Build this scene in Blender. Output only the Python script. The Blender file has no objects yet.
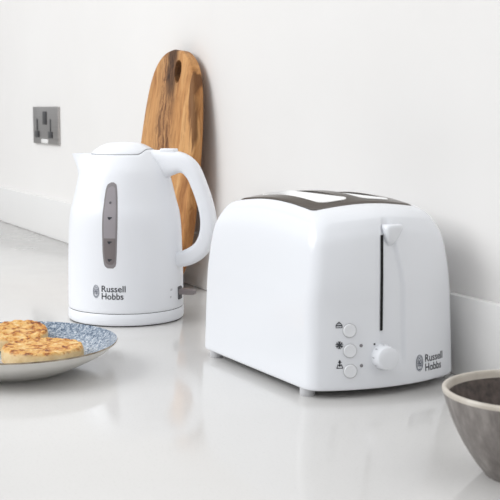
import bpy, bmesh, math, random
from mathutils import Vector, Matrix
random.seed(4)
S = bpy.context.scene
COL = S.collection
PI = math.pi
R = math.radians

# ------------------------------------------------------------------ helpers
def interp(x, xs, ys):
    if x <= xs[0]: return ys[0]
    for i in range(1, len(xs)):
        if x <= xs[i]:
            t = (x-xs[i-1])/(xs[i]-xs[i-1])
            return ys[i-1]+(ys[i]-ys[i-1])*t
    return ys[-1]

def smooth(a, b, x):
    t = min(1, max(0, (x-a)/(b-a)))
    return t*t*(3-2*t)

def catmull(pts, n):
    out = []
    P = [tuple(2*a-b for a, b in zip(pts[0], pts[1]))]+list(pts)+[tuple(2*a-b for a, b in zip(pts[-1], pts[-2]))]
    for i in range(1, len(P)-2):
        p0, p1, p2, p3 = P[i-1:i+3]
        for k in range(n):
            t = k/n
            out.append(tuple(.5*(2*b+(c-a)*t+(2*a-5*b+4*c-d)*t*t+(-a+3*b-3*c+d)*t**3)
                             for a, b, c, d in zip(p0, p1, p2, p3)))
    out.append(tuple(pts[-1]))
    return out

def obj(name, verts, faces, mats, parent=None, smooth_sh=True, loc=None, mi=None, sharp=None):
    me = bpy.data.meshes.new(name)
    me.from_pydata([tuple(v) for v in verts], [], faces)
    bm = bmesh.new(); bm.from_mesh(me)
    bmesh.ops.recalc_face_normals(bm, faces=bm.faces)
    bm.to_mesh(me); bm.free()
    if not isinstance(mats, (list, tuple)): mats = [mats]
    for m in mats: me.materials.append(m)
    if mi:
        for p, k in zip(me.polygons, mi): p.material_index = k
    for p in me.polygons: p.use_smooth = smooth_sh
    if sharp is not None:
        me.set_sharp_from_angle(angle=R(sharp))
    o = bpy.data.objects.new(name, me); COL.objects.link(o)
    if parent: o.parent = parent
    if loc: o.location = loc
    return o

def thing(name, label, cat, loc=(0, 0, 0), rz=0, group=None):
    o = bpy.data.objects.new(name, None); COL.objects.link(o)
    o.location = loc; o.rotation_euler = (0, 0, rz); o.empty_display_size = .03
    o['label'] = label; o['category'] = cat
    if group: o['group'] = group
    return o

def tag(o, label, cat, group=None):
    o['label'] = label; o['category'] = cat
    if group: o['group'] = group
    return o

def rings_mesh(rings, cap0=True, cap1=True, closed=True):
    n = len(rings[0]); V = [p for r in rings for p in r]; Fc = []
    for i in range(len(rings)-1):
        for j in range(n if closed else n-1):
            k = (j+1) % n
            Fc.append((i*n+j, i*n+k, (i+1)*n+k, (i+1)*n+j))
    if cap0: Fc.append(tuple(range(n-1, -1, -1)))
    if cap1: Fc.append(tuple((len(rings)-1)*n+j for j in range(n)))
    return V, Fc

def lathe(profile, seg=96, rad=lambda r, z, a: r):
    """profile of (r, z); r=0 ends close on the axis"""
    V, Fc = [], []; idx = []
    for (r, z) in profile:
        if r < 1e-6:
            idx.append([len(V)]); V.append((0, 0, z))
        else:
            row = []
            for j in range(seg):
                a = 2*PI*j/seg; rr = rad(r, z, a)
                row.append(len(V)); V.append((rr*math.cos(a), rr*math.sin(a), z))
            idx.append(row)
    for A, B in zip(idx, idx[1:]):
        for j in range(seg):
            k = (j+1) % seg
            if len(A) == 1: Fc.append((A[0], B[j], B[k]))
            elif len(B) == 1: Fc.append((A[j], A[k], B[0]))
            else: Fc.append((A[j], A[k], B[k], B[j]))
    return V, Fc

def box(x0, x1, y0, y1, z0, z1, bev=0, seg=2):
    bm = bmesh.new()
    bmesh.ops.create_cube(bm, size=1)
    for v in bm.verts:
        v.co = Vector(((x0+x1)/2+v.co.x*(x1-x0), (y0+y1)/2+v.co.y*(y1-y0), (z0+z1)/2+v.co.z*(z1-z0)))
    if bev:
        bmesh.ops.bevel(bm, geom=bm.edges[:], offset=bev, segments=seg, profile=.5, affect='EDGES')
    V = [v.co.copy() for v in bm.verts]
    bm.verts.index_update()
    Fc = [tuple(v.index for v in f.verts) for f in bm.faces]
    bm.free()
    return V, Fc

def merge(*parts):
    V, Fc = [], []
    for v, f in parts:
        o = len(V); V += list(v); Fc += [tuple(i+o for i in q) for q in f]
    return V, Fc

def stroke(pts, w, closed=False):
    """a flat printed line in 2D"""
    V, Fc = [], []
    P = list(pts)+([pts[0]] if closed else [])
    for (ax, ay), (bx, by) in zip(P, P[1:]):
        dx, dy = bx-ax, by-ay; L = math.hypot(dx, dy) or 1
        nx, ny = -dy/L*w/2, dx/L*w/2; ex, ey = dx/L*w*.3, dy/L*w*.3
        o = len(V)
        V += [(ax-ex+nx, ay-ey+ny), (ax-ex-nx, ay-ey-ny), (bx+ex-nx, by+ey-ny), (bx+ex+nx, by+ey+ny)]
        Fc.append((o, o+1, o+2, o+3))
    return V, Fc

def disc2(cx, cy, rx, ry=None, n=20):
    ry = ry or rx
    V = [(cx+rx*math.cos(2*PI*i/n), cy+ry*math.sin(2*PI*i/n)) for i in range(n)]
    return V, [tuple(range(n))]

def ell(cx, cy, rx, ry, a0=0, a1=360, n=24):
    return [(cx+rx*math.cos(R(a0+(a1-a0)*i/n)), cy+ry*math.sin(R(a0+(a1-a0)*i/n))) for i in range(n+1)]

def text2(s, size, x, y, width=None, bold=0.0):
    """printed lettering as flat 2D mesh, left-aligned at x, baseline y"""
    cu = bpy.data.curves.new('lettering', 'FONT'); cu.body = s; cu.size = size; cu.offset = bold
    cu.resolution_u = 4
    o = bpy.data.objects.new('lettering', cu); COL.objects.link(o)
    dg = bpy.context.evaluated_depsgraph_get()
    me = bpy.data.meshes.new_from_object(o.evaluated_get(dg))
    V = [tuple(v.co[:2]) for v in me.vertices]; Fc = [tuple(p.vertices) for p in me.polygons]
    bpy.data.objects.remove(o); bpy.data.curves.remove(cu); bpy.data.meshes.remove(me)
    x0 = min(v[0] for v in V); x1 = max(v[0] for v in V)
    k = width/(x1-x0) if width else 1
    return [(x+(v[0]-x0)*k, y+v[1]) for v in V], Fc

# ------------------------------------------------------------------ materials
def mat(name, col, rough=.4, metal=0, coat=0, spec=None):
    m = bpy.data.materials.new(name); m.use_nodes = True
    b = m.node_tree.nodes['Principled BSDF']
    b.inputs['Base Color'].default_value = (*col, 1)
    b.inputs['Roughness'].default_value = rough
    b.inputs['Metallic'].default_value = metal
    b.inputs['Coat Weight'].default_value = coat
    if spec is not None: b.inputs['Specular IOR Level'].default_value = spec
    return m

class NT:
    def __init__(s, m): s.t = m.node_tree; s.b = s.t.nodes['Principled BSDF']
    def n(s, typ, **kw):
        nd = s.t.nodes.new(typ)
        for k, v in kw.items():
            if k.startswith('i_'): nd.inputs[k[2:].replace('_', ' ')].default_value = v
            else: setattr(nd, k, v)
        return nd
    def l(s, a, b): s.t.links.new(a, b)
    def coord(s, scale=(1, 1, 1), out='Object'):
        c = s.n('ShaderNodeTexCoord'); mp = s.n('ShaderNodeMapping'); mp.inputs['Scale'].default_value = scale
        s.l(c.outputs[out], mp.inputs['Vector']); return mp.outputs['Vector']
    def noise(s, vec, scale, detail=4, rough=.55, dist=0):
        nd = s.n('ShaderNodeTexNoise'); nd.inputs['Scale'].default_value = scale
        nd.inputs['Detail'].default_value = detail; nd.inputs['Roughness'].default_value = rough
        nd.inputs['Distortion'].default_value = dist
        s.l(vec, nd.inputs['Vector']); return nd.outputs['Fac']
    def ramp(s, fac, stops, interp='LINEAR'):
        r = s.n('ShaderNodeValToRGB'); e = r.color_ramp.elements; r.color_ramp.interpolation = interp
        while len(e) < len(stops): e.new(.5)
        for q, (p, c) in zip(e, stops): q.position = p; q.color = (*c, 1) if len(c) == 3 else c
        s.l(fac, r.inputs['Fac']); return r.outputs['Color']
    def mix(s, fac, a, b, mode='MIX'):
        x = s.n('ShaderNodeMix', data_type='RGBA', blend_type=mode)
        for i, v in ((0, fac), (6, a), (7, b)):
            if hasattr(v, 'is_output'): s.l(v, x.inputs[i])
            elif i == 0: x.inputs[0].default_value = v
            else: x.inputs[i].default_value = (*v, 1)
        return x.outputs[2]
    def bump(s, h, strength=.2, dist=.001):
        b = s.n('ShaderNodeBump'); b.inputs['Strength'].default_value = strength; b.inputs['Distance'].default_value = dist
        s.l(h, b.inputs['Height']); s.l(b.outputs['Normal'], s.b.inputs['Normal'])

M = {}
M['white'] = mat('white_plastic', (.80, .815, .845), .2)
M['kettle'] = mat('white_satin_plastic', (.86, .875, .91), .28)
M['button'] = mat('button_plastic', (.80, .81, .83), .3)
M['dark'] = mat('black_void', (.012, .011, .011), .6, spec=.1)
M['seam'] = mat('seam_grey', (.10, .10, .105), .5)
M['ink'] = mat('black_print', (.03, .032, .04), .45)
M['inkblue'] = mat('blue_grey_print', (.085, .10, .14), .45)
M['inkgrey'] = mat('grey_print', (.33, .33, .35), .45)
M['grip'] = mat('taupe_plastic', (.23, .20, .20), .4)
M['foot'] = mat('grey_rubber', (.60, .60, .61), .5)
M['footdark'] = mat('dark_rubber', (.03, .03, .03), .6)
M['chrome'] = mat('polished_steel', (.22, .205, .195), .12, 1)
M['chrome'].node_tree.nodes['Principled BSDF'].inputs['Specular Tint'].default_value = (.5, .48, .46, 1)
M['lining'] = mat('bright_slot_lining', (.88, .87, .85), .35, .0)
M['ring'] = mat('shadow_line_grey', (.50, .50, .51), .45)
M['led'] = mat('dim_indicator', (.22, .21, .22), .3)

m = M['window'] = mat('smoked_water_window', (.30, .27, .28), .12)
t = NT(m); c = t.n('ShaderNodeTexCoord'); sp = t.n('ShaderNodeSeparateXYZ'); t.l(c.outputs['Object'], sp.inputs[0])
mr = t.n('ShaderNodeMapRange'); mr.inputs['From Min'].default_value = .1105; mr.inputs['From Max'].default_value = .1120
t.l(sp.outputs['Z'], mr.inputs['Value'])
t.l(t.mix(mr.outputs[0], (.20, .175, .175), (.335, .31, .325)), t.b.inputs['Base Color'])

m = M['wall'] = mat('painted_plaster', (.86, .845, .825), .7)
t = NT(m); v = t.coord(); n = t.noise(v, 3, 5)
t.l(t.ramp(n, [(.3, (.765, .748, .728)), (.7, (.79, .774, .756))]), t.b.inputs['Base Color'])
t.bump(t.noise(v, 260, 3), .08, .0006)

m = M['quartz'] = mat('white_quartz', (.8, .79, .775), .12)
t = NT(m); v = t.coord(); n = t.noise(v, 2.2, 5, .6, .4)
a = t.ramp(n, [(.3, (.65, .638, .62)), (.7, (.69, .679, .665))])
sp = t.ramp(t.noise(v, 420, 2), [(.30, (.82, .81, .8)), (.42, (1, 1, 1))])
t.l(t.mix(.35, a, sp, 'MULTIPLY'), t.b.inputs['Base Color'])
t.l(t.ramp(t.noise(v, 9, 4), [(.3, (.08, .08, .08)), (.75, (.16, .16, .16))]), t.b.inputs['Roughness'])

m = M['upstand'] = mat('white_upstand', (.79, .78, .765), .3)
t = NT(m); t.l(t.ramp(t.noise(t.coord(), 2.5, 4), [(.3, (.77, .76, .745)), (.7, (.81, .80, .785))]), t.b.inputs['Base Color'])

m = M['steel'] = mat('brushed_steel', (.5, .485, .47), .34, 1)
t = NT(m); v = t.coord((4, 4, 600)); n = t.noise(v, 1, 2)
t.l(t.ramp(n, [(.2, (.40, .385, .375)), (.8, (.55, .535, .52))]), t.b.inputs['Base Color'])

# olive wood: local x across, z along the board
m = M['wood'] = mat('olive_wood', (.5, .3, .15), .6, spec=.25)
t = NT(m)
c = t.n('ShaderNodeTexCoord')
warp = t.n('ShaderNodeTexNoise'); warp.inputs['Scale'].default_value = 9; warp.inputs['Detail'].default_value = 3
t.l(c.outputs['Object'], warp.inputs['Vector'])
va = t.n('ShaderNodeVectorMath', operation='MULTIPLY_ADD'); va.inputs[1].default_value = (.05, .05, .03)
t.l(warp.outputs['Color'], va.inputs[0]); t.l(c.outputs['Object'], va.inputs[2])
mp = t.n('ShaderNodeMapping'); mp.inputs['Scale'].default_value = (1, 1, .13); t.l(va.outputs[0], mp.inputs['Vector'])
vec = mp.outputs['Vector']
g1 = t.noise(vec, 38, 6, .6, .6)
base = t.ramp(g1, [(.30, (.30, .135, .050)), (.42, (.48, .245, .100)), (.54, (.58, .325, .145)), (.70, (.66, .41, .205))])
g2 = t.noise(vec, 150, 4, .65)
fine = t.ramp(g2, [(.32, (.52, .44, .38)), (.52, (1, 1, 1))])
col = t.mix(.65, base, fine, 'MULTIPLY')
# heartwood streak running down the middle
sp = t.n('ShaderNodeSeparateXYZ'); t.l(va.outputs[0], sp.inputs[0])
def band(center, width):
    s1 = t.n('ShaderNodeMath', operation='SUBTRACT'); s1.inputs[1].default_value = center; t.l(sp.outputs['X'], s1.inputs[0])
    ab = t.n('ShaderNodeMath', operation='ABSOLUTE'); t.l(s1.outputs[0], ab.inputs[0])
    q = t.n('ShaderNodeMapRange', interpolation_type='SMOOTHSTEP'); q.inputs['From Min'].default_value = width; q.inputs['From Max'].default_value = width*.2
    t.l(ab.outputs[0], q.inputs['Value']); return q.outputs[0]
heart = t.ramp(t.noise(vec, 120, 6, .72, 1.6), [(.40, (.085, .034, .016)), (.47, (.20, .090, .040)), (.53, (.42, .225, .105)), (.62, (.53, .31, .155))])
col = t.mix(t.ramp(band(.016, .050), [(0, (0, 0, 0)), (1, (.95, .95, .95))]), col, heart)
# knots and burls
bl = t.noise(vec, 15, 3, .6, 1.5)
col = t.mix(t.ramp(bl, [(.60, (0, 0, 0)), (.66, (.85, .85, .85))]), col, (.14, .062, .026))
# dark knot running from the hole to the top edge
zk = t.n('ShaderNodeMapRange', interpolation_type='SMOOTHSTEP'); zk.inputs['From Min'].default_value = .285; zk.inputs['From Max'].default_value = .335
t.l(sp.outputs['Z'], zk.inputs['Value'])
mk = t.n('ShaderNodeMath', operation='MULTIPLY'); t.l(zk.outputs[0], mk.inputs[0]); t.l(band(.026, .030), mk.inputs[1])
knot = t.ramp(t.noise(vec, 120, 5, .7, 2), [(.40, (.030, .014, .008)), (.66, (.17, .085, .042))])
col = t.mix(mk.outputs[0], col, knot)
col = t.mix(1.0, col, (1.0, .93, .80), 'MULTIPLY')
t.l(col, t.b.inputs['Base Color'])
t.bump(g2, .12, .0005)

# crumpets: pale crumb, toasted orange-brown top
m = M['crumb'] = mat('griddled_crumb', (.8, .6, .35), .6)
t = NT(m); v = t.coord()
crumb = t.ramp(t.noise(v, 60, 5), [(.3, (.58, .36, .14)), (.6, (.76, .56, .30)), (.8, (.83, .68, .44))])
toast = t.ramp(t.noise(v, 95, 6, .7, .5), [(.36, (.15, .038, .010)), (.43, (.48, .165, .028)), (.51, (.72, .39, .10)), (.66, (.85, .64, .32))])
sp = t.n('ShaderNodeSeparateXYZ'); t.l(v, sp.inputs[0])
nz = t.n('ShaderNodeMath', operation='MULTIPLY_ADD'); nz.inputs[1].default_value = .007; t.l(t.noise(v, 120, 3), nz.inputs[0]); t.l(sp.outputs['Z'], nz.inputs[2])
q = t.n('ShaderNodeMapRange', interpolation_type='SMOOTHSTEP'); q.inputs['From Min'].default_value = .0145; q.inputs['From Max'].default_value = .0182; t.l(nz.outputs[0], q.inputs['Value'])
t.l(t.mix(q.outputs[0], crumb, toast), t.b.inputs['Base Color'])
t.bump(t.noise(v, 260, 5), .5, .0015)
t.b.inputs['Subsurface Weight'].default_value = .1; t.b.inputs['Subsurface Radius'].default_value = (.01, .006, .003)

m = M['plate_in'] = mat('blue_speckle_glaze', (.4, .45, .5), .15)
t = NT(m)
c = t.n('ShaderNodeTexCoord'); sp = t.n('ShaderNodeSeparateXYZ'); t.l(c.outputs['Object'], sp.inputs[0])
# radial streaks: noise over (angle, radius)
at = t.n('ShaderNodeMath', operation='ARCTAN2'); t.l(sp.outputs['Y'], at.inputs[0]); t.l(sp.outputs['X'], at.inputs[1])
ln = t.n('ShaderNodeVectorMath', operation='LENGTH'); t.l(c.outputs['Object'], ln.inputs[0])
cb = t.n('ShaderNodeCombineXYZ'); t.l(at.outputs[0], cb.inputs['X'])
m10 = t.n('ShaderNodeMath', operation='MULTIPLY'); m10.inputs[1].default_value = 9; t.l(ln.outputs['Value'], m10.inputs[0]); t.l(m10.outputs[0], cb.inputs['Y'])
st = t.noise(cb.outputs[0], 22, 5, .75)
spk = t.noise(t.coord(), 480, 4, .7)
mx = t.n('ShaderNodeMath', operation='ADD'); t.l(st, mx.inputs[0]); t.l(spk, mx.inputs[1])
hf = t.n('ShaderNodeMath', operation='MULTIPLY'); hf.inputs[1].default_value = .5; t.l(mx.outputs[0], hf.inputs[0])
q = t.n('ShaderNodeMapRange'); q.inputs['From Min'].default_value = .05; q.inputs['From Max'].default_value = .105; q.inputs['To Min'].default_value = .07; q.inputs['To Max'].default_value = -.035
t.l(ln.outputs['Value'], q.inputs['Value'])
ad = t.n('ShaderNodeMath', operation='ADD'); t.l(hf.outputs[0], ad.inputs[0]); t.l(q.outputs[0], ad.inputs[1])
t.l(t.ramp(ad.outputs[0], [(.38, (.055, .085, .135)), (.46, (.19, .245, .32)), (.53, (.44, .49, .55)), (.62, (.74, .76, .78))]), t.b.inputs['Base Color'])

m = M['plate_out'] = mat('cream_glaze', (.72, .70, .66), .25)
t = NT(m); t.l(t.ramp(t.noise(t.coord(), 14, 4), [(.3, (.68, .655, .61)), (.7, (.77, .755, .72))]), t.b.inputs['Base Color'])
m = M['plate_rim'] = mat('brown_rim_glaze', (.25, .18, .11), .35)
t = NT(m); t.l(t.ramp(t.noise(t.coord(), 60, 4), [(.35, (.17, .12, .075)), (.65, (.42, .34, .24))]), t.b.inputs['Base Color'])

m = M['bowl_out'] = mat('grey_stoneware', (.2, .18, .165), .45)
t = NT(m)
c = t.n('ShaderNodeTexCoord'); mp = t.n('ShaderNodeMapping'); mp.inputs['Scale'].default_value = (1, 1, .12); t.l(c.outputs['Object'], mp.inputs['Vector'])
n1 = t.noise(mp.outputs[0], 90, 5, .65)
t.l(t.ramp(n1, [(.3, (.125, .108, .10)), (.5, (.20, .18, .168)), (.7, (.30, .275, .255))]), t.b.inputs['Base Color'])
t.bump(n1, .2, .0008)
m = M['bowl_in'] = mat('dark_brown_glaze', (.06, .042, .036), .4)
t = NT(m); t.l(t.ramp(t.noise(t.coord(), 160, 4), [(.35, (.04, .028, .024)), (.7, (.115, .085, .072))]), t.b.inputs['Base Color'])
m = M['bowl_rim'] = mat('cream_rim_glaze', (.55, .5, .43), .4)
t = NT(m); t.l(t.ramp(t.noise(t.coord(), 50, 4), [(.3, (.46, .41, .345)), (.7, (.63, .585, .52))]), t.b.inputs['Base Color'])

# ------------------------------------------------------------------ setting
WY = .024      # plaster face
UY = .014      # upstand face
o = obj('floor', *box(-5.2, 1.6, -3.4, WY+.12, -1.0, -.9), M['wall'], smooth_sh=False); o['kind'] = 'structure'
o = obj('wall_back', *box(-5.2, 1.6, WY, WY+.12, -.04, 2.4), M['wall'], smooth_sh=False); o['kind'] = 'structure'
o = obj('worktop', *box(-5.2, 1.6, -.66, WY, -.04, 0, .002), M['quartz'], sharp=30)
tag(o, 'glossy white stone worktop carrying the kettle, toaster, plate and bowl', 'worktop')
o = obj('trim_1', *box(-5.2, 1.6, UY, WY, 0, .082, .001), M['upstand'], sharp=30); o['kind'] = 'structure'

# ------------------------------------------------------------------ kettle
KC = Vector((-1.3995, -.1710, 0)); KROT = R(47.4)
kettle = thing('electric_kettle', 'white cordless electric kettle with grey water window, in front of the wooden board', 'kettle', KC, KROT)
kp = [(.0745, 0.0), (.0745, .03), (.0737, .081), (.0714, .131), (.0658, .156), (.0586, .186), (.0533, .1985), (.0437, .2120), (.0352, .2200), (.0210, .2264), (.0, .2282)]
kps = catmull(kp, 10)
kz = [p[1] for p in kps]; kr = [max(0, p[0]) for p in kps]
def kprof(z): return interp(z, kz, kr)
SEG = 160
def spoutr(z): return interp(z, [.165, .180, .196, .2135], [.0632, .0612, .0660, .0735])
def kbody_r(z, a):
    r = kprof(z)
    d = (a-PI)/.24
    w = math.exp(-d*d)*smooth(.158, .180, z)
    return r+max(0, spoutr(z)-r)*w
def ktop(a): return .2125+.0062*smooth(.70, 1.0, math.cos(a))
Z0 = .0165
rings = []
for (dz, dr) in ((0, -.0012), (.0004, -.0004), (.0012, 0)):
    rings.append([((kbody_r(Z0+dz, 2*PI*j/SEG)+dr)*math.cos(2*PI*j/SEG), (kbody_r(Z0+dz, 2*PI*j/SEG)+dr)*math.sin(2*PI*j/SEG), Z0+dz) for j in range(SEG)])
for i in range(1, 71):
    row = []
    for j in range(SEG):
        a = 2*PI*j/SEG; z = Z0+.0012+(ktop(a)-Z0-.0012)*i/70
        r = kbody_r(z, a); row.append((r*math.cos(a), r*math.sin(a), z))
    rings.append(row)
for (dr, dz) in ((.0010, .0002), (.0018, -.0006)):   # rolled rim of the opening
    row = []
    for j in range(SEG):
        a = 2*PI*j/SEG; z = ktop(a); r = kbody_r(z, a)-dr
        row.append((r*math.cos(a), r*math.sin(a), z+dz))
    rings.append(row)
obj('body', *rings_mesh(rings), M['kettle'], kettle, sharp=50)
# lid
rows = []
for i in range(0, 30):
    row = []
    for j in range(SEG):
        a = 2*PI*j/SEG; zs = ktop(a)+.0007
        z = zs+(.2280-zs)*(1-(1-i/30)**2)
        r = kprof(z)
        if i == 0: r -= .0006
        row.append((r*math.cos(a), r*math.sin(a), z))
    rows.append(row)
low = [(x*.985, y*.985, z-.003) for x, y, z in rows[0]]
obj('lid', *rings_mesh([low]+rows), M['kettle'], kettle, sharp=60)
# dark joint under the lid
js = []
for k in (0, 1):
    js.append([((kprof(ktop(2*PI*j/SEG))-.0010)*math.cos(2*PI*j/SEG), (kprof(ktop(2*PI*j/SEG))-.0010)*math.sin(2*PI*j/SEG), ktop(2*PI*j/SEG)-.001+k*.0022) for j in range(SEG)])
obj('lid_seal', *rings_mesh(js), M['inkgrey'], kettle)
# power base
pb = [(0, .0014), (.0732, .0014), (.0741, .0022), (.0748, .0042), (.0747, .0150), (.0741, .0159), (.072, .0160), (0, .0160)]
base = obj('power_base', *lathe(pb, SEG), M['kettle'], kettle, sharp=40)
obj('base_gasket', *lathe([(0, .0155), (.0737, .0155), (.0737, .0170), (0, .0170)], 96), M['seam'], kettle, sharp=40)
obj('base_foot', *lathe([(0, 0), (.0724, 0), (.0728, .0006), (.0728, .0018), (0, .0018)], 96), M['footdark'], base, sharp=40)

# handle swept in the plane local x / z
pairs = [((148, 151), (158, 184)), ((158, 151.3), (164, 181.5)), ((170, 152), (174, 176.5)), ((182, 153.2), (184, 174)), ((192, 158), (190.5, 180)), ((200, 166.5), (194.5, 189)),
         ((206, 180), (198.5, 200)), ((212, 197), (202, 213)), ((216.3, 215), (203, 224)), ((217, 232), (201.5, 235)), ((212.5, 248), (197, 243.5)),
         ((204, 259), (190, 248.5)), ((193, 265.5), (182, 252)), ((180, 268), (175, 253)), ((168, 268), (166, 254))]
def kuv(p):
    u = (p[0]-125.3)/745.
    z = (318.6-p[1])/768.
    for _ in range(3): z = (318.6-p[1]+1.354*u*27.6*(1-z/.27))/768.
    return u, z
pp = catmull([(*kuv(a), *kuv(b)) for a, b in pairs], 5)
hr = []
for i, (ou, oz, iu, iz) in enumerate(pp):
    cx, cz = (ou+iu)/2, (oz+iz)/2; hx, hz = (ou-iu)/2, (oz-iz)/2
    row = []
    wid = .0125+.0025*smooth(8, 0, i)
    for k in range(32):
        a = 2*PI*k/32; ca, sa = math.cos(a), math.sin(a); e = 2/3.2
        p = abs(ca)**e*math.copysign(1, ca); q = abs(sa)**e*math.copysign(1, sa)
        tap = 1-.16*(p*.5+.5)          # a little narrower along the outer spine
        row.append((cx+hx*p, wid*q*tap, cz+hz*p))
    hr.append(row)
handle = obj('handle', *rings_mesh(hr), M['kettle'], kettle, sharp=60)
bu, bz = kuv((171, 151.6))
obj('lid_release_button', *box(bu-.0105, bu+.0095, -.0075, .0075, bz-.005, bz+.0022, .0016, 3), M['kettle'], handle, sharp=40)

KA = R(-67.8)
def ksurf(a, z, d=.00025): 
    r = kprof(z)+d
    return (r*math.cos(a), r*math.sin(a), z)
# water window: left/right edges as angles from the side axis, by height
wz = [.0740+(q-.0622)*.1058/.1140 for q in (.0622, .0640, .068, .0785, .0855, .1000, .1175, .137, .155, .166, .1725, .1752, .1762)]
wl = [-20.3, -22.6, -24.0, -25.0, -25.4, -25.6, -26.0, -26.0, -25.4, -24.6, -23.4, -21.4, -18.4]
wr = [-14.8, -12.8, -11.8, -11.3, -11.0, -10.7, -10.3, -10.2, -10.6, -11.2, -11.8, -12.8, -15.4]
def wedge_rows(shrink, off):
    V = []; n = 44
    for i in range(n+1):
        z = wz[0]+(wz[-1]-wz[0])*i/n
        zz = (wz[0]+wz[-1])/2+(z-(wz[0]+wz[-1])/2)*(1-shrink*.09)
        a0, a1 = interp(z, wz, wl), interp(z, wz, wr)
        c_ = (a0+a1)/2; h_ = (a1-a0)/2*(1-shrink*.22)
        for k in range(9):
            V.append(ksurf(KA+R(2.6+c_+h_*(-1+2*k/8)), zz, off))
    Fc = [(i*9+k, i*9+k+1, (i+1)*9+k+1, (i+1)*9+k) for i in range(n) for k in range(8)]
    return V, Fc
M['winrim'] = mat('grey_window_rim', (.27, .25, .255), .25)
wf = obj('water_window', *wedge_rows(0, .00022), M['winrim'], kettle)
wp = obj('window_pane', *wedge_rows(1, .0006), M['window'], wf)
# cup marks on the window
def kprint(name, mesh2, a0, z0, m_, parent, d=.0008):
    V, Fc = mesh2
    r = kprof(z0)
    return obj(name, [ksurf(a0+x/r, z0+y, d) for x, y in V], Fc, m_, parent, smooth_sh=False)
def cup(s): 
    return merge(([(-s, s*.7), (s, s*.7), (s*.75, -s*.3), (0, -s), (-s*.75, -s*.3)], [(0, 1, 2, 3, 4)]), stroke([(s*.9, s*.5), (s*1.5, s*.4), (s*.9, -s*.1)], s*.3))
for z in (.1361, .1061, .0842):
    kprint('fill_mark', cup(.0022), KA+R(-15.9), z, M['ink'], wf)
kprint('fill_mark', merge(stroke(ell(0, 0, .0012, .0013), .0004, True), stroke([(-.0006, .0006), (.0005, .0002), (-.0005, -.0006)], .0004)), KA+R(-15.6), .1550, M['ink'], wf)

def emblem(cx, cy, rx, ry):
    w = rx*.12
    pts = [stroke(ell(cx, cy, rx, ry), w), stroke(ell(cx, cy, rx*.82, ry*.86), w*.6)]
    f = lambda P: [(cx+x*rx, cy+y*ry) for x, y in P]
    for P in ([(-.45, -.5), (-.45, .5)], [(-.45, .5), (.1, .55), (.3, .3), (.05, .08), (-.45, .05)], [(-.1, .05), (.45, -.55)],
              [(.0, -.62), (.0, .3)], [(.5, -.35), (.5, .45)], [(0, -.12), (.5, -.08)],
              [(-.6, .2), (-.2, .3), (.2, -.1), (.65, .1)], [(-.6, -.2), (-.1, -.3), (.3, -.32), (.6, -.25)],
              [(-.4, .72), (0, .6), (.4, .72)], [(-.4, -.72), (0, -.8), (.4, -.7)], [(-.68, 0), (-.3, -.12), (.1, .12)]):
        pts.append(stroke(f(P), w*.95))
    return merge(*pts)
# printed maker's mark: oval monogram and two lines of lettering
logo = kprint('printed_lettering', merge(text2('Russell', .0113, -.0040, .0004, .0305, .0001), text2('Hobbs', .0113, -.0040, -.0089, .0277, .0001)),
              KA+R(-20.9), .0440, M['ink'], kettle, .0003)
kprint('printed_emblem', emblem(0, 0, .0042, .0080), KA+R(-30), .0445, M['inkblue'], kettle, .0003)

# switch lever, low on the handle side
sw = obj('switch_recess', *box(.0715, .0765, -.0075, .0045, .0272, .0442, .002, 3), M['seam'], kettle, sharp=40)
swl = [[(x, y*k-.0015, z0+z*k) for y, z in ((-.005, -.0035), (.005, -.0035), (.0055, 0), (.005, .0035), (-.005, .0035), (-.0055, 0))]
       for x, k, z0 in ((.072, 1.1, .0376), (.084, 1.0, .0376), (.0935, .9, .0372), (.0955, .7, .0370))]
obj('switch_lever', *rings_mesh(swl), M['grip'], kettle, sharp=40)
kprint('switch_mark', merge(stroke([(0, -.0012), (0, .0012)], .0006), stroke(ell(.0022, 0, .001, .0012), .0004)), R(-19), .0425, M['inkgrey'], kettle, .0003)
kprint('switch_mark', stroke(ell(0, 0, .0009, .0011), .0004), R(-19), .033, M['inkgrey'], kettle, .0003)

# ------------------------------------------------------------------ toaster
TC = Vector((-1.031, -.0892, 0))
toaster = thing('toaster', 'glossy white two-slot toaster with steel top, near the bowl', 'toaster', TC, R(1.8))
AM, B, RB, RC = .135, .0856, .18, .018
prof = [(.0, 0, 0), (.009, 0, 0), (.079, .0015, .0035), (.109, .004, .005), (.139, .008, .011), (.152, .0128, .0175), (.161, .0195, .0255), (.166, .0262, .034), (.1672, .0290, .0375), (.20, .10, .12)]
pz = [p[0] for p in prof]
_sm = catmull([(p[0], p[1], p[2]) for p in prof[1:9]], 8)
sz = [p[0] for p in _sm]; s1 = [p[1] for p in _sm]; s2 = [p[2] for p in _sm]
def ins(z): return interp(z, sz, s1), interp(z, sz, s2)
def xfront(y, w, s, rc=RC):
    a, b = AM-s, B-w
    x0 = a-RB; xc = x0+math.sqrt((RB-rc)**2-(b-rc)**2); yt = (b-rc)*RB/(RB-rc)
    if abs(y) < yt: return x0+math.sqrt(RB*RB-y*y)
    return xc+math.sqrt(max(0, rc*rc-(abs(y)-b+rc)**2))
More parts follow.
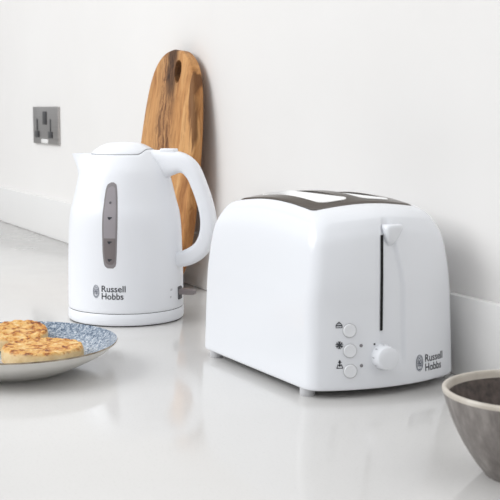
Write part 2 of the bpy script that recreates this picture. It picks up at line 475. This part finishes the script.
def outline(w, s, rc=RC, nf=150, nc=14, ns=30, rb=RB):
    RB = rb
    """closed loop, counter-clockwise, starting at the front (+x) end, right side last"""
    a, b = AM-s, B-w
    x0 = a-RB; xc = x0+math.sqrt((RB-rc)**2-(b-rc)**2); yt = (b-rc)*RB/(RB-rc)
    a_t = math.asin(yt/RB)
    half = []
    for i in range(nf+1):
        y = -yt+2*yt*i/nf; half.append((x0+math.sqrt(RB*RB-y*y), y))
    for i in range(1, nc+1):
        an = a_t+(PI/2-a_t)*i/nc; half.append((xc+rc*math.cos(an), b-rc+rc*math.sin(an)))
    for i in range(1, ns):
        half.append((xc-2*xc*i/ns, b))
    other = [(-x, -y) for x, y in half]
    # insert the first side corner of each half
    pre = [(xc+rc*math.cos(a_t+(PI/2-a_t)*i/nc), -(b-rc)-rc*math.sin(a_t+(PI/2-a_t)*i/nc)) for i in range(nc, 0, -1)]
    pre2 = [(-x, -y) for x, y in pre]
    return pre+half+pre2+other
def arch(x, y): return .0095*max(0, 1-(x/.125)**2)**2+.0095*max(0, 1-(y/.1)**2)**2
def rec(y, z):
    """shallow channel beside the lever slot on the control face"""
    yr = .0108-.009*smooth(.095, .155, z)
    yl = -.0179+.57*ins(z)[1]-.0003
    return .0032*smooth(yl-.0009, yl+.0003, y)*smooth(yr+.0015, yr-.004, y)*smooth(.020, .044, z)*smooth(.160, .150, z)
rings = []
AT, BT = .0785, .0588      # half length and half width of the steel top
ptop = outline(B-BT-.001, AM-AT-.001, .006, rb=.6)
zl = [.0078, .0082, .0092, .0108]+[.0108+(.139-.0108)*i/70 for i in range(1, 71)]+[.139+(.158-.139)*i/16 for i in range(1, 17)]
def shell_row(z, w, s):
    T = smooth(.085, .164, z)
    row = []
    for x, y in outline(w, s):
        xx = x-(rec(y, z) if x > .06 else 0)
        row.append((xx, y, z+T*arch(x, y)))
    return row
for z in zl:
    w, s = ins(max(z, .0108))
    if z < .0108:
        d = .0014*(1-math.sqrt(max(0, 1-((.0108-z)/.003)**2))); w, s = w+d, s+d
    rings.append(shell_row(z, w, s))
w, s = ins(.158); po = outline(w, s)
for i in range(1, 19):
    t_ = i/18; z = .158+.0075*math.sin(t_*PI/2)
    e = .55*t_+.45*t_*t_
    row = []
    for (x, y), (X, Y) in zip(po, ptop):
        xx, yy = x+(X-x)*e, y+(Y-y)*e
        row.append((xx, yy, z+smooth(.085, .164, z)*arch(xx, yy)))
    rings.append(row)
rings.append([(x*.985, y*.975, z-.0012) for x, y, z in rings[-1]])
obj('body', *rings_mesh(rings), M['white'], toaster, sharp=50)

# steel top with two openings
ow = outline(B-BT, AM-AT, .006, 40, 8, 20, rb=.6)
NR = 28
def plate_z(x, y): return .1655+arch(x, y)
V = []; Fc = []; n = len(ow)
lay = []
for (off, ks) in ((.0012, 1), (-.0025, 1)):
    rows = []
    for i in range(1, NR+1):
        k = i/NR
        rows.append([(x*k, y*k, plate_z(x*k, y*k)+off-(.0008 if (i == NR and off > 0) else 0)) for x, y in ow])
    lay.append(rows)
top = lay[0]; bot = lay[1][::-1]
rr = top+bot
V, Fc = rings_mesh(rr, True, True)
tp = obj('steel_top', V, Fc, M['chrome'], toaster, sharp=35)
def slot_outline(y0, hw=.0168, xa=-.063, xb=.063, rc=.011, n=8):
    P = []
    for cx, cy, a0 in ((xb-rc, y0+hw-rc, 0), (xa+rc, y0+hw-rc, 90), (xa+rc, y0-hw+rc, 180), (xb-rc, y0-hw+rc, 270)):
        for i in range(n+1):
            a = R(a0+90*i/n); P.append((cx+rc*math.cos(a), cy+rc*math.sin(a)))
    return P
SY = .0250
cutters = []
for sgn in (-1, 1):
    P = slot_outline(sgn*SY)
    c = obj('cutter', *rings_mesh([[(x, y, .12) for x, y in P], [(x, y, .25) for x, y in P]]), M['chrome'], toaster)
    md = tp.modifiers.new('slot', 'BOOLEAN'); md.object = c; md.operation = 'DIFFERENCE'; md.solver = 'EXACT'
    cutters.append(c)
dg = bpy.context.evaluated_depsgraph_get()
nm = bpy.data.meshes.new_from_object(tp.evaluated_get(dg))
tp.modifiers.clear(); old = tp.data; tp.data = nm; bpy.data.meshes.remove(old)
for c in cutters: bpy.data.objects.remove(c)
for p in nm.polygons: p.use_smooth = True
nm.set_sharp_from_angle(angle=R(35))
# the shell's hidden cap must not close the openings: lower trays carry the bright lining
for sgn in (-1, 1):
    P = slot_outline(sgn*SY)
    P2 = slot_outline(sgn*SY, .0160, -.062, .062)
    rows = [[(x, y, plate_z(x, y)-.0008) for x, y in P], [(x, y, plate_z(x, y)+.0020) for x, y in P],
            [(x, y, plate_z(x, y)+.0020) for x, y in P2], [(x, y, .118) for x, y in P2]]
    ln_ = obj('bread_slot', *rings_mesh(rows, False, True), M['lining'], toaster, sharp=40)

def tface(y, z, d=.0003):
    w, s = ins(z); T = smooth(.085, .164, z)
    x = xfront(y, w, s)-rec(y, z)
    return Vector((x+d, y, z+T*arch(x, y)))
def zin(zt, y):
    """ring height whose raised surface passes through height zt"""
    z = zt
    for _ in range(12):
        w, s = ins(z); z = zt-smooth(.085, .164, z)*arch(xfront(y, w, s), y)
    return z
def tprint(name, mesh2, m_, parent=toaster, d=.0003):
    V, Fc = mesh2
    return obj(name, [tface(y, zin(z, y), d) for y, z in V], Fc, m_, parent, smooth_sh=False)
# lever slot
sl = []
for i in range(41):
    z = .0625+(.152-.0625)*i/40
    yc = -.0179+.57*ins(zin(z, -.016))[1]
    sl.append((yc, z))
V = []; 
for yc, z in sl:
    zz = zin(z, yc)
    for dy in (-.0021, .0021):
        w, s = ins(zz); x = xfront(yc, w, s)
        V.append((x+(.0005 if dy < 0 else -.0012), yc-.0003+dy, zz+smooth(.085, .164, zz)*arch(x, yc)))
obj('lever_slot', V, [(2*i, 2*i+1, 2*i+3, 2*i+2) for i in range(40)], M['dark'], toaster)
# lever knob: a wedge with a flat top, narrowing downwards
def knob():
    rows = []
    # sections along z, each a D-shape sticking out of the face
    for z, yl, yr, dep in ((.1400, -.0085, -.0055, .006), (.1412, -.0105, -.0020, .0088), (.1445, -.0122, .0018, .0108), (.1490, -.0130, .0052, .0122), (.1540, -.0134, .0084, .0132), (.1575, -.0133, .0098, .0136), (.1592, -.0126, .0094, .0130), (.1598, -.0112, .0082, .0118)):
        z += .0015; yl += .0050; yr = yr*.85+.0040
        w, s = ins(.148); x0 = xfront(0, w, s)-.012; row = []
        for k in range(20):
            a = -PI/2+PI*k/19
            e = .55
            px = math.copysign(abs(math.cos(a))**e, math.cos(a)); py = math.copysign(abs(math.sin(a))**e, math.sin(a))
            row.append((x0+.0085+dep*px*.8, (yl+yr)/2+(yr-yl)/2*py, z))
        row += [(x0, yr, z), (x0, yl, z)]
        rows.append(row)
    return rings_mesh(rows)
obj('lever_knob', *knob(), M['white'], toaster, sharp=45)

def frame_at(y, z):
    p = tface(y, z, 0); e = .002
    ty = (tface(y+e, z, 0)-tface(y-e, z, 0)).normalized(); tz = (tface(y, z+e, 0)-tface(y, z-e, 0)).normalized()
    return p, ty, tz, ty.cross(tz).normalized()
def turned(profile, y, z, seg=40, fr=None):
    """lathe standing on the control face; profile of (radius, height)"""
    p, ty, tz, nn = fr or frame_at(y, z)
    V, Fc = lathe(profile, seg)
    return [p+ty*v[0]+tz*v[1]+nn*v[2] for v in V], Fc
BY = -.0488
for z in (.0645, .0454, .0262):
    b_ = obj('push_button', *turned([(0, -.002), (.0062, -.002), (.0062, .0010), (.0056, .0017), (.003, .0015), (0, .0014)], BY, z), M['button'], toaster, sharp=35)
    obj('button_ring', *turned([(.0060, .0002), (.0068, .0002), (.0068, .0005), (.0060, .0005)], BY, z), M['ring'], b_)
IY = -.0585
def sh(mesh, y, z): return [(a+y, b+z) for a, b in mesh[0]], mesh[1]
k = .0027
ic1 = merge(stroke([(-k, -.0006), (-k*.9, .0004), (0, k*1.1), (k*.9, .0004), (k, -.0006)], .0007), stroke([(-k, -.0004), (k, -.0004)], .0012), stroke([(-k, -.0024), (k, -.0024), (k, -.0006), (-k, -.0006)], .0007, True), stroke([(-.0014, .0014), (.0014, .0014)], .0006))
fl = [stroke([(k*1.05*math.cos(R(a)), k*1.15*math.sin(R(a))), (-k*1.05*math.cos(R(a)), -k*1.15*math.sin(R(a)))], .0008) for a in (30, 90, 150)]
for a in range(0, 360, 60):
    q = R(a+30); cx, cy = k*.75*math.cos(q), k*.82*math.sin(q)
    for d in (40, -40):
        fl.append(stroke([(cx*.75, cy*.75), (cx+.0016*math.cos(q+R(d)), cy+.0016*math.sin(q+R(d)))], .0007))
fl.append(stroke(ell(0, 0, .0015, .0016), .0006))
ic2 = merge(*fl)
ic3 = merge(stroke([(-k*.6, .0002), (-k, -.0030), (k, -.0030), (k*.6, .0002)], .0007), stroke([(0, -.001), (0, .0042)], .0012), ([(-.0018, .0022), (.0018, .0022), (0, .0048)], [(0, 1, 2)]), stroke([(-.0016, .0005), (0, -.0012), (.0016, .0005)], .0007))
for ic, z in ((ic1, .0700), (ic2, .0511), (ic3, .0324)):
    tprint('button_symbol', sh(ic, IY, z), M['ink'])
for z in (.0498, .0308):
    obj('indicator_light', *turned([(.0016, -.0005), (.0016, .0005), (.001, .0008), (0, .0009)], -.0380, z, 20), M['led'], toaster, sharp=40)
tprint('dial_mark', disc2(-.0246, .0503, .0010), M['ink'])
# browning dial
DY, DZ = -.0156, .0375
p0, ty0, tz0, nn0 = frame_at(-.0226, DZ)
pd = tface(DY, DZ, 0)+Vector((.0012, 0, 0))
fr = (pd, ty0, tz0, nn0)
dial = obj('browning_dial', *turned([(0, -.004), (.0122, -.004), (.0122, .0012), (.0119, .0030), (.0110, .0118), (.0106, .0130), (.0094, .0138), (.005, .0141), (0, .0142)], 0, 0, 64, fr), M['white'], toaster, sharp=35)
marks = []
V = []; Fc = []
def dial_r(h): return .0119-.0009*(h-.003)/.0088+.0002
for a in (95, 135, 178, 218, 258):
    for a_, h0, h1 in ((R(a), .0034, .0066),):
        u = Vector((math.cos(a_), math.sin(a_))); nvec = Vector((-u.y, u.x))*.00045
        q = [u*dial_r(h0)+nvec, u*dial_r(h0)-nvec, u*dial_r(h1)-nvec, u*dial_r(h1)+nvec]
        o_ = len(V)
        V += [pd+ty0*c_.x+tz0*c_.y+nn0*h for c_, h in zip(q, (h0, h0, h1, h1))]
        Fc.append((o_, o_+1, o_+2, o_+3))
obj('dial_scale', V, Fc  , M['inkgrey'], dial, smooth_sh=False)
# maker's mark on the control face
tprint('printed_lettering', merge(sh(text2('Russell', .0105, 0, 0, .0265, .0001), .0356, .0268), sh(text2('Hobbs', .0105, 0, 0, .0240, .0001), .0356, .0178)), M['ink'])
tprint('printed_emblem', emblem(.0279, .0268, .0046, .0078), M['inkblue'])
# underside and feet
obj('underside', *rings_mesh([[(x, y, .0070) for x, y in outline(.006, .006, RC, 30, 6, 10)], [(x, y, .0095) for x, y in outline(.006, .006, RC, 30, 6, 10)]]), M['foot'], toaster, sharp=40)
for sx, sy in ((1, 1), (1, -1), (-1, 1), (-1, -1)):
    V, Fc = lathe([(0, 0), (.0068, 0), (.0074, .0008), (.0074, .0085), (0, .0085)], 28)
    obj('foot', [(x+sx*.0960, y+sy*.0765, z) for x, y, z in V], Fc, M['foot'], toaster, sharp=40, mi=None)

# ------------------------------------------------------------------ wooden board
bw = [(0, 0.0), (.004, .036), (.014, .062), (.032, .083), (.06, .097), (.10, .1045), (.16, .1055), (.215, .1035), (.255, .0985), (.29, .091), (.315, .082), (.336, .068), (.350, .050), (.359, .028), (.3625, .0)]
bs = catmull(bw, 5)
right = [(w, v) for v, w in bs]
loop = [(max(0, w), v) for w, v in right]+[(-max(0, w), v) for w, v in right[-2:0:-1]]
loop = [(x+(.010*smooth(.20, .36, v) if False else 0), v) for x, v in loop]
TH = .0180
rings = []
cx0, cz0 = 0, .18
for (y, ins_) in ((.0, .004), (.0008, .0015), (.003, 0), (TH-.003, 0), (TH-.0008, .0015), (TH, .004)):
    rings.append([(x*(1-ins_/.1), y, cz0+(v-cz0)*(1-ins_/.18)) for x, v in loop])
LEAN = math.atan2(.0385, .357)
board = thing('serving_board', 'oval olive-wood serving board leaning upright against the wall behind the kettle', 'board', (-1.640, -.0395, 0), 0)
bd = obj('board', *rings_mesh(rings), M['wood'], board, sharp=40)
# the finger hole near the top
hp = [(.026+.0125*math.cos(2*PI*i/32)*(1+.15*math.sin(2*PI*i/32)), .328+.0175*math.sin(2*PI*i/32)) for i in range(32)]
c = obj('cutter', *rings_mesh([[(x, -.05, z) for x, z in hp], [(x, .06, z) for x, z in hp]]), M['wood'], board)
md = bd.modifiers.new('hole', 'BOOLEAN'); md.object = c; md.operation = 'DIFFERENCE'; md.solver = 'EXACT'
dg = bpy.context.evaluated_depsgraph_get()
nm = bpy.data.meshes.new_from_object(bd.evaluated_get(dg)); bd.modifiers.clear(); old = bd.data; bd.data = nm; bpy.data.meshes.remove(old)
bpy.data.objects.remove(c)
for p in nm.polygons: p.use_smooth = True
nm.set_sharp_from_angle(angle=R(35))
bd.rotation_euler = (-LEAN, 0, 0)

# ------------------------------------------------------------------ wall socket
so = thing('wall_socket', 'brushed steel electrical socket plate on the wall left of the kettle', 'socket', (-2.389, WY, .196), 0)
fp = obj('faceplate', *box(-.090, .090, -.006, 0, 0, .079, .0015, 2), M['steel'], so, sharp=30)
def sb(name, x0, x1, z0, z1, m_, y=-.0075, par=so, bev=.0008): return obj(name, *box(x0, x1, y, -.0055, z0, z1, bev, 2), m_, par, sharp=30)
M['black'] = mat('black_plastic', (.02, .02, .022), .3)
M['pale'] = mat('pale_plastic', (.78, .77, .75), .4)
sb('rocker_switch', -.014, .014, .041, .069, M['black'], -.0072)
for x in (-.058, .040):
    sb('pin_slot', x-.0048, x+.0048, .026, .053, M['black'], -.0066)
    sb('switch', x-.015, x+.015, .013, .027, M['black'], -.0072)
sb('indicator_window', -.026, .022, .0015, .0105, M['pale'], -.0072)

# ------------------------------------------------------------------ plate and crumpets
PLC = Vector((-1.1565, -.387, 0))
pprof = [(0, .004), (.040, .004), (.044, .003), (.048, .0005), (.051, 0), (.054, .0012), (.066, .0056), (.084, .0140), (.099, .0220), (.1072, .0288), (.1090, .0308),
         (.1088, .0318), (.1078, .0314), (.1000, .0248), (.086, .0162), (.070, .0100), (.045, .0080), (0, .0076)]
pc = catmull(pprof, 4)
V, Fc = lathe([(max(0, r), z) for r, z in pc], 128, lambda r, z, a: r*(1+.006*math.sin(3*a+1)+.004*math.sin(5*a)))
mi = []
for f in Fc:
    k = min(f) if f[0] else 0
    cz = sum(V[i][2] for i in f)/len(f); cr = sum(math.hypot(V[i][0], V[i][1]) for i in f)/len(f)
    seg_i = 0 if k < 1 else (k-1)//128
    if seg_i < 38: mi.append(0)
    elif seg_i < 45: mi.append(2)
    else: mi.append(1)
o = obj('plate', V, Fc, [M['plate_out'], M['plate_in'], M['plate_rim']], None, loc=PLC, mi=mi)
tag(o, 'shallow stoneware plate with blue speckled glaze and brown rim holding crumpets', 'plate')

def crumpet(rad, th, seed):
    rnd = random.Random(seed); ph = [rnd.random()*6 for _ in range(4)]
    prof = catmull([(0, 0), (rad*.9, 0), (rad*.985, .002), (rad, .006), (rad*.995, th-.005), (rad*.96, th-.0012), (rad*.88, th), (rad*.5, th-.0006), (0, th-.0008)], 6)
    V, Fc = lathe([(max(0, r), z) for r, z in prof], 96, lambda r, z, a: r*(1+.014*math.sin(2*a+ph[0])+.010*math.sin(3*a+ph[1])+.006*math.sin(7*a+ph[2])))
    V2 = []
    for x, y, z in V:
        if z > th*.6: z += .0007*math.sin(x*420+ph[1])*math.sin(y*390+ph[2])+.0005*math.sin(x*900)*math.sin(y*830+ph[3])
        V2.append((x, y, z))
    return V2, Fc
o = obj('crumpet', *crumpet(.0430, .0155, 3), M['crumb'], None, loc=(-1.1490, -.3570, .0105))
tag(o, 'golden griddled crumpet lying flat in front, nearest the toaster on the blue plate', 'crumpet', 'crumpets on the plate')
o = obj('crumpet', *crumpet(.0310, .0150, 8), M['crumb'], None, loc=(-1.2198, -.3626, .0165)); o.rotation_euler = Vector((.20, -.06, 1)).to_track_quat('Z', 'Y').to_euler()
tag(o, 'smaller golden crumpet at the back of the blue plate, propped against its rim', 'crumpet', 'crumpets on the plate')

# ------------------------------------------------------------------ bowl
BC = Vector((-.6495, -.1354, 0))
bprof = [(0, .004), (.024, .004), (.027, 0), (.030, 0), (.0315, .002), (.038, .010), (.0480, .026), (.0560, .043), (.0612, .0580), (.0628, .0630),
         (.0627, .0652), (.0612, .0660), (.0594, .0648), (.0570, .0580), (.0515, .0445), (.043, .0285), (.030, .0140), (.015, .0095), (0, .009)]
V, Fc = lathe([(max(0, r), z) for r, z in catmull(bprof, 4)], 128, lambda r, z, a: r*(1+.004*math.sin(2*a)+.003*math.sin(5*a+1)))
mi = []
for f in Fc:
    k = min(f); si = 0 if k < 1 else (k-1)//128
    mi.append(0 if si < 34 else (2 if si < 50 else 1))
o = obj('bowl', V, Fc, [M['bowl_out'], M['bowl_in'], M['bowl_rim']], None, loc=BC, mi=mi)
tag(o, 'grey stoneware bowl with cream rim and dark brown inside, at the right', 'bowl')

# ------------------------------------------------------------------ light
w = bpy.data.worlds.new('daylight_room'); S.world = w; w.use_nodes = True
wt = w.node_tree; bg = wt.nodes['Background']; bg.inputs['Strength'].default_value = 1.0
tc = wt.nodes.new('ShaderNodeTexCoord'); sx = wt.nodes.new('ShaderNodeSeparateXYZ'); wt.links.new(tc.outputs['Generated'], sx.inputs[0])
rp = wt.nodes.new('ShaderNodeValToRGB'); mrg = wt.nodes.new('ShaderNodeMapRange')
mrg.inputs['From Min'].default_value = -.2; mrg.inputs['From Max'].default_value = 1
wt.links.new(sx.outputs['Z'], mrg.inputs['Value']); wt.links.new(mrg.outputs[0], rp.inputs['Fac'])
e = rp.color_ramp.elements
e[0].position = .10; e[0].color = (.40, .40, .40, 1); e[1].position = .75; e[1].color = (.94, .96, .985, 1)
x = e.new(.32); x.color = (.635, .645, .66, 1)
wt.links.new(rp.outputs['Color'], bg.inputs['Color'])
def area(name, loc, aim, size, sy, energy, col):
    l = bpy.data.lights.new(name, 'AREA'); l.shape = 'RECTANGLE'; l.size = size; l.size_y = sy; l.energy = energy; l.color = col
    o = bpy.data.objects.new(name, l); COL.objects.link(o); o.location = loc
    o.rotation_euler = (Vector(aim)-Vector(loc)).to_track_quat('-Z', 'Y').to_euler()
area('window_daylight', (-1.8, -2.8, 1.9), (-1.2, -.1, .1), 2.4, 1.8, 68, (.97, .985, 1))

# ------------------------------------------------------------------ camera
cam = bpy.data.cameras.new('camera'); co = bpy.data.objects.new('camera', cam); COL.objects.link(co)
th = math.atan(141/1150.)
co.location = (0, -.69, .27)
Fh = Vector((-.8944, .4472, 0)); F = Fh*math.cos(th)-Vector((0, 0, math.sin(th)))
co.rotation_euler = F.to_track_quat('-Z', 'Y').to_euler()
cam.sensor_width = 36; cam.lens = 1150/500*36
cam.clip_start = .01
cam.dof.use_dof = True; cam.dof.focus_distance = 1.3; cam.dof.aperture_fstop = 24
S.camera = co
vs = S.view_settings
vs.view_transform = 'Standard'; vs.look = 'None'; vs.gamma = 1; vs.exposure = 0; vs.use_curve_mapping = False
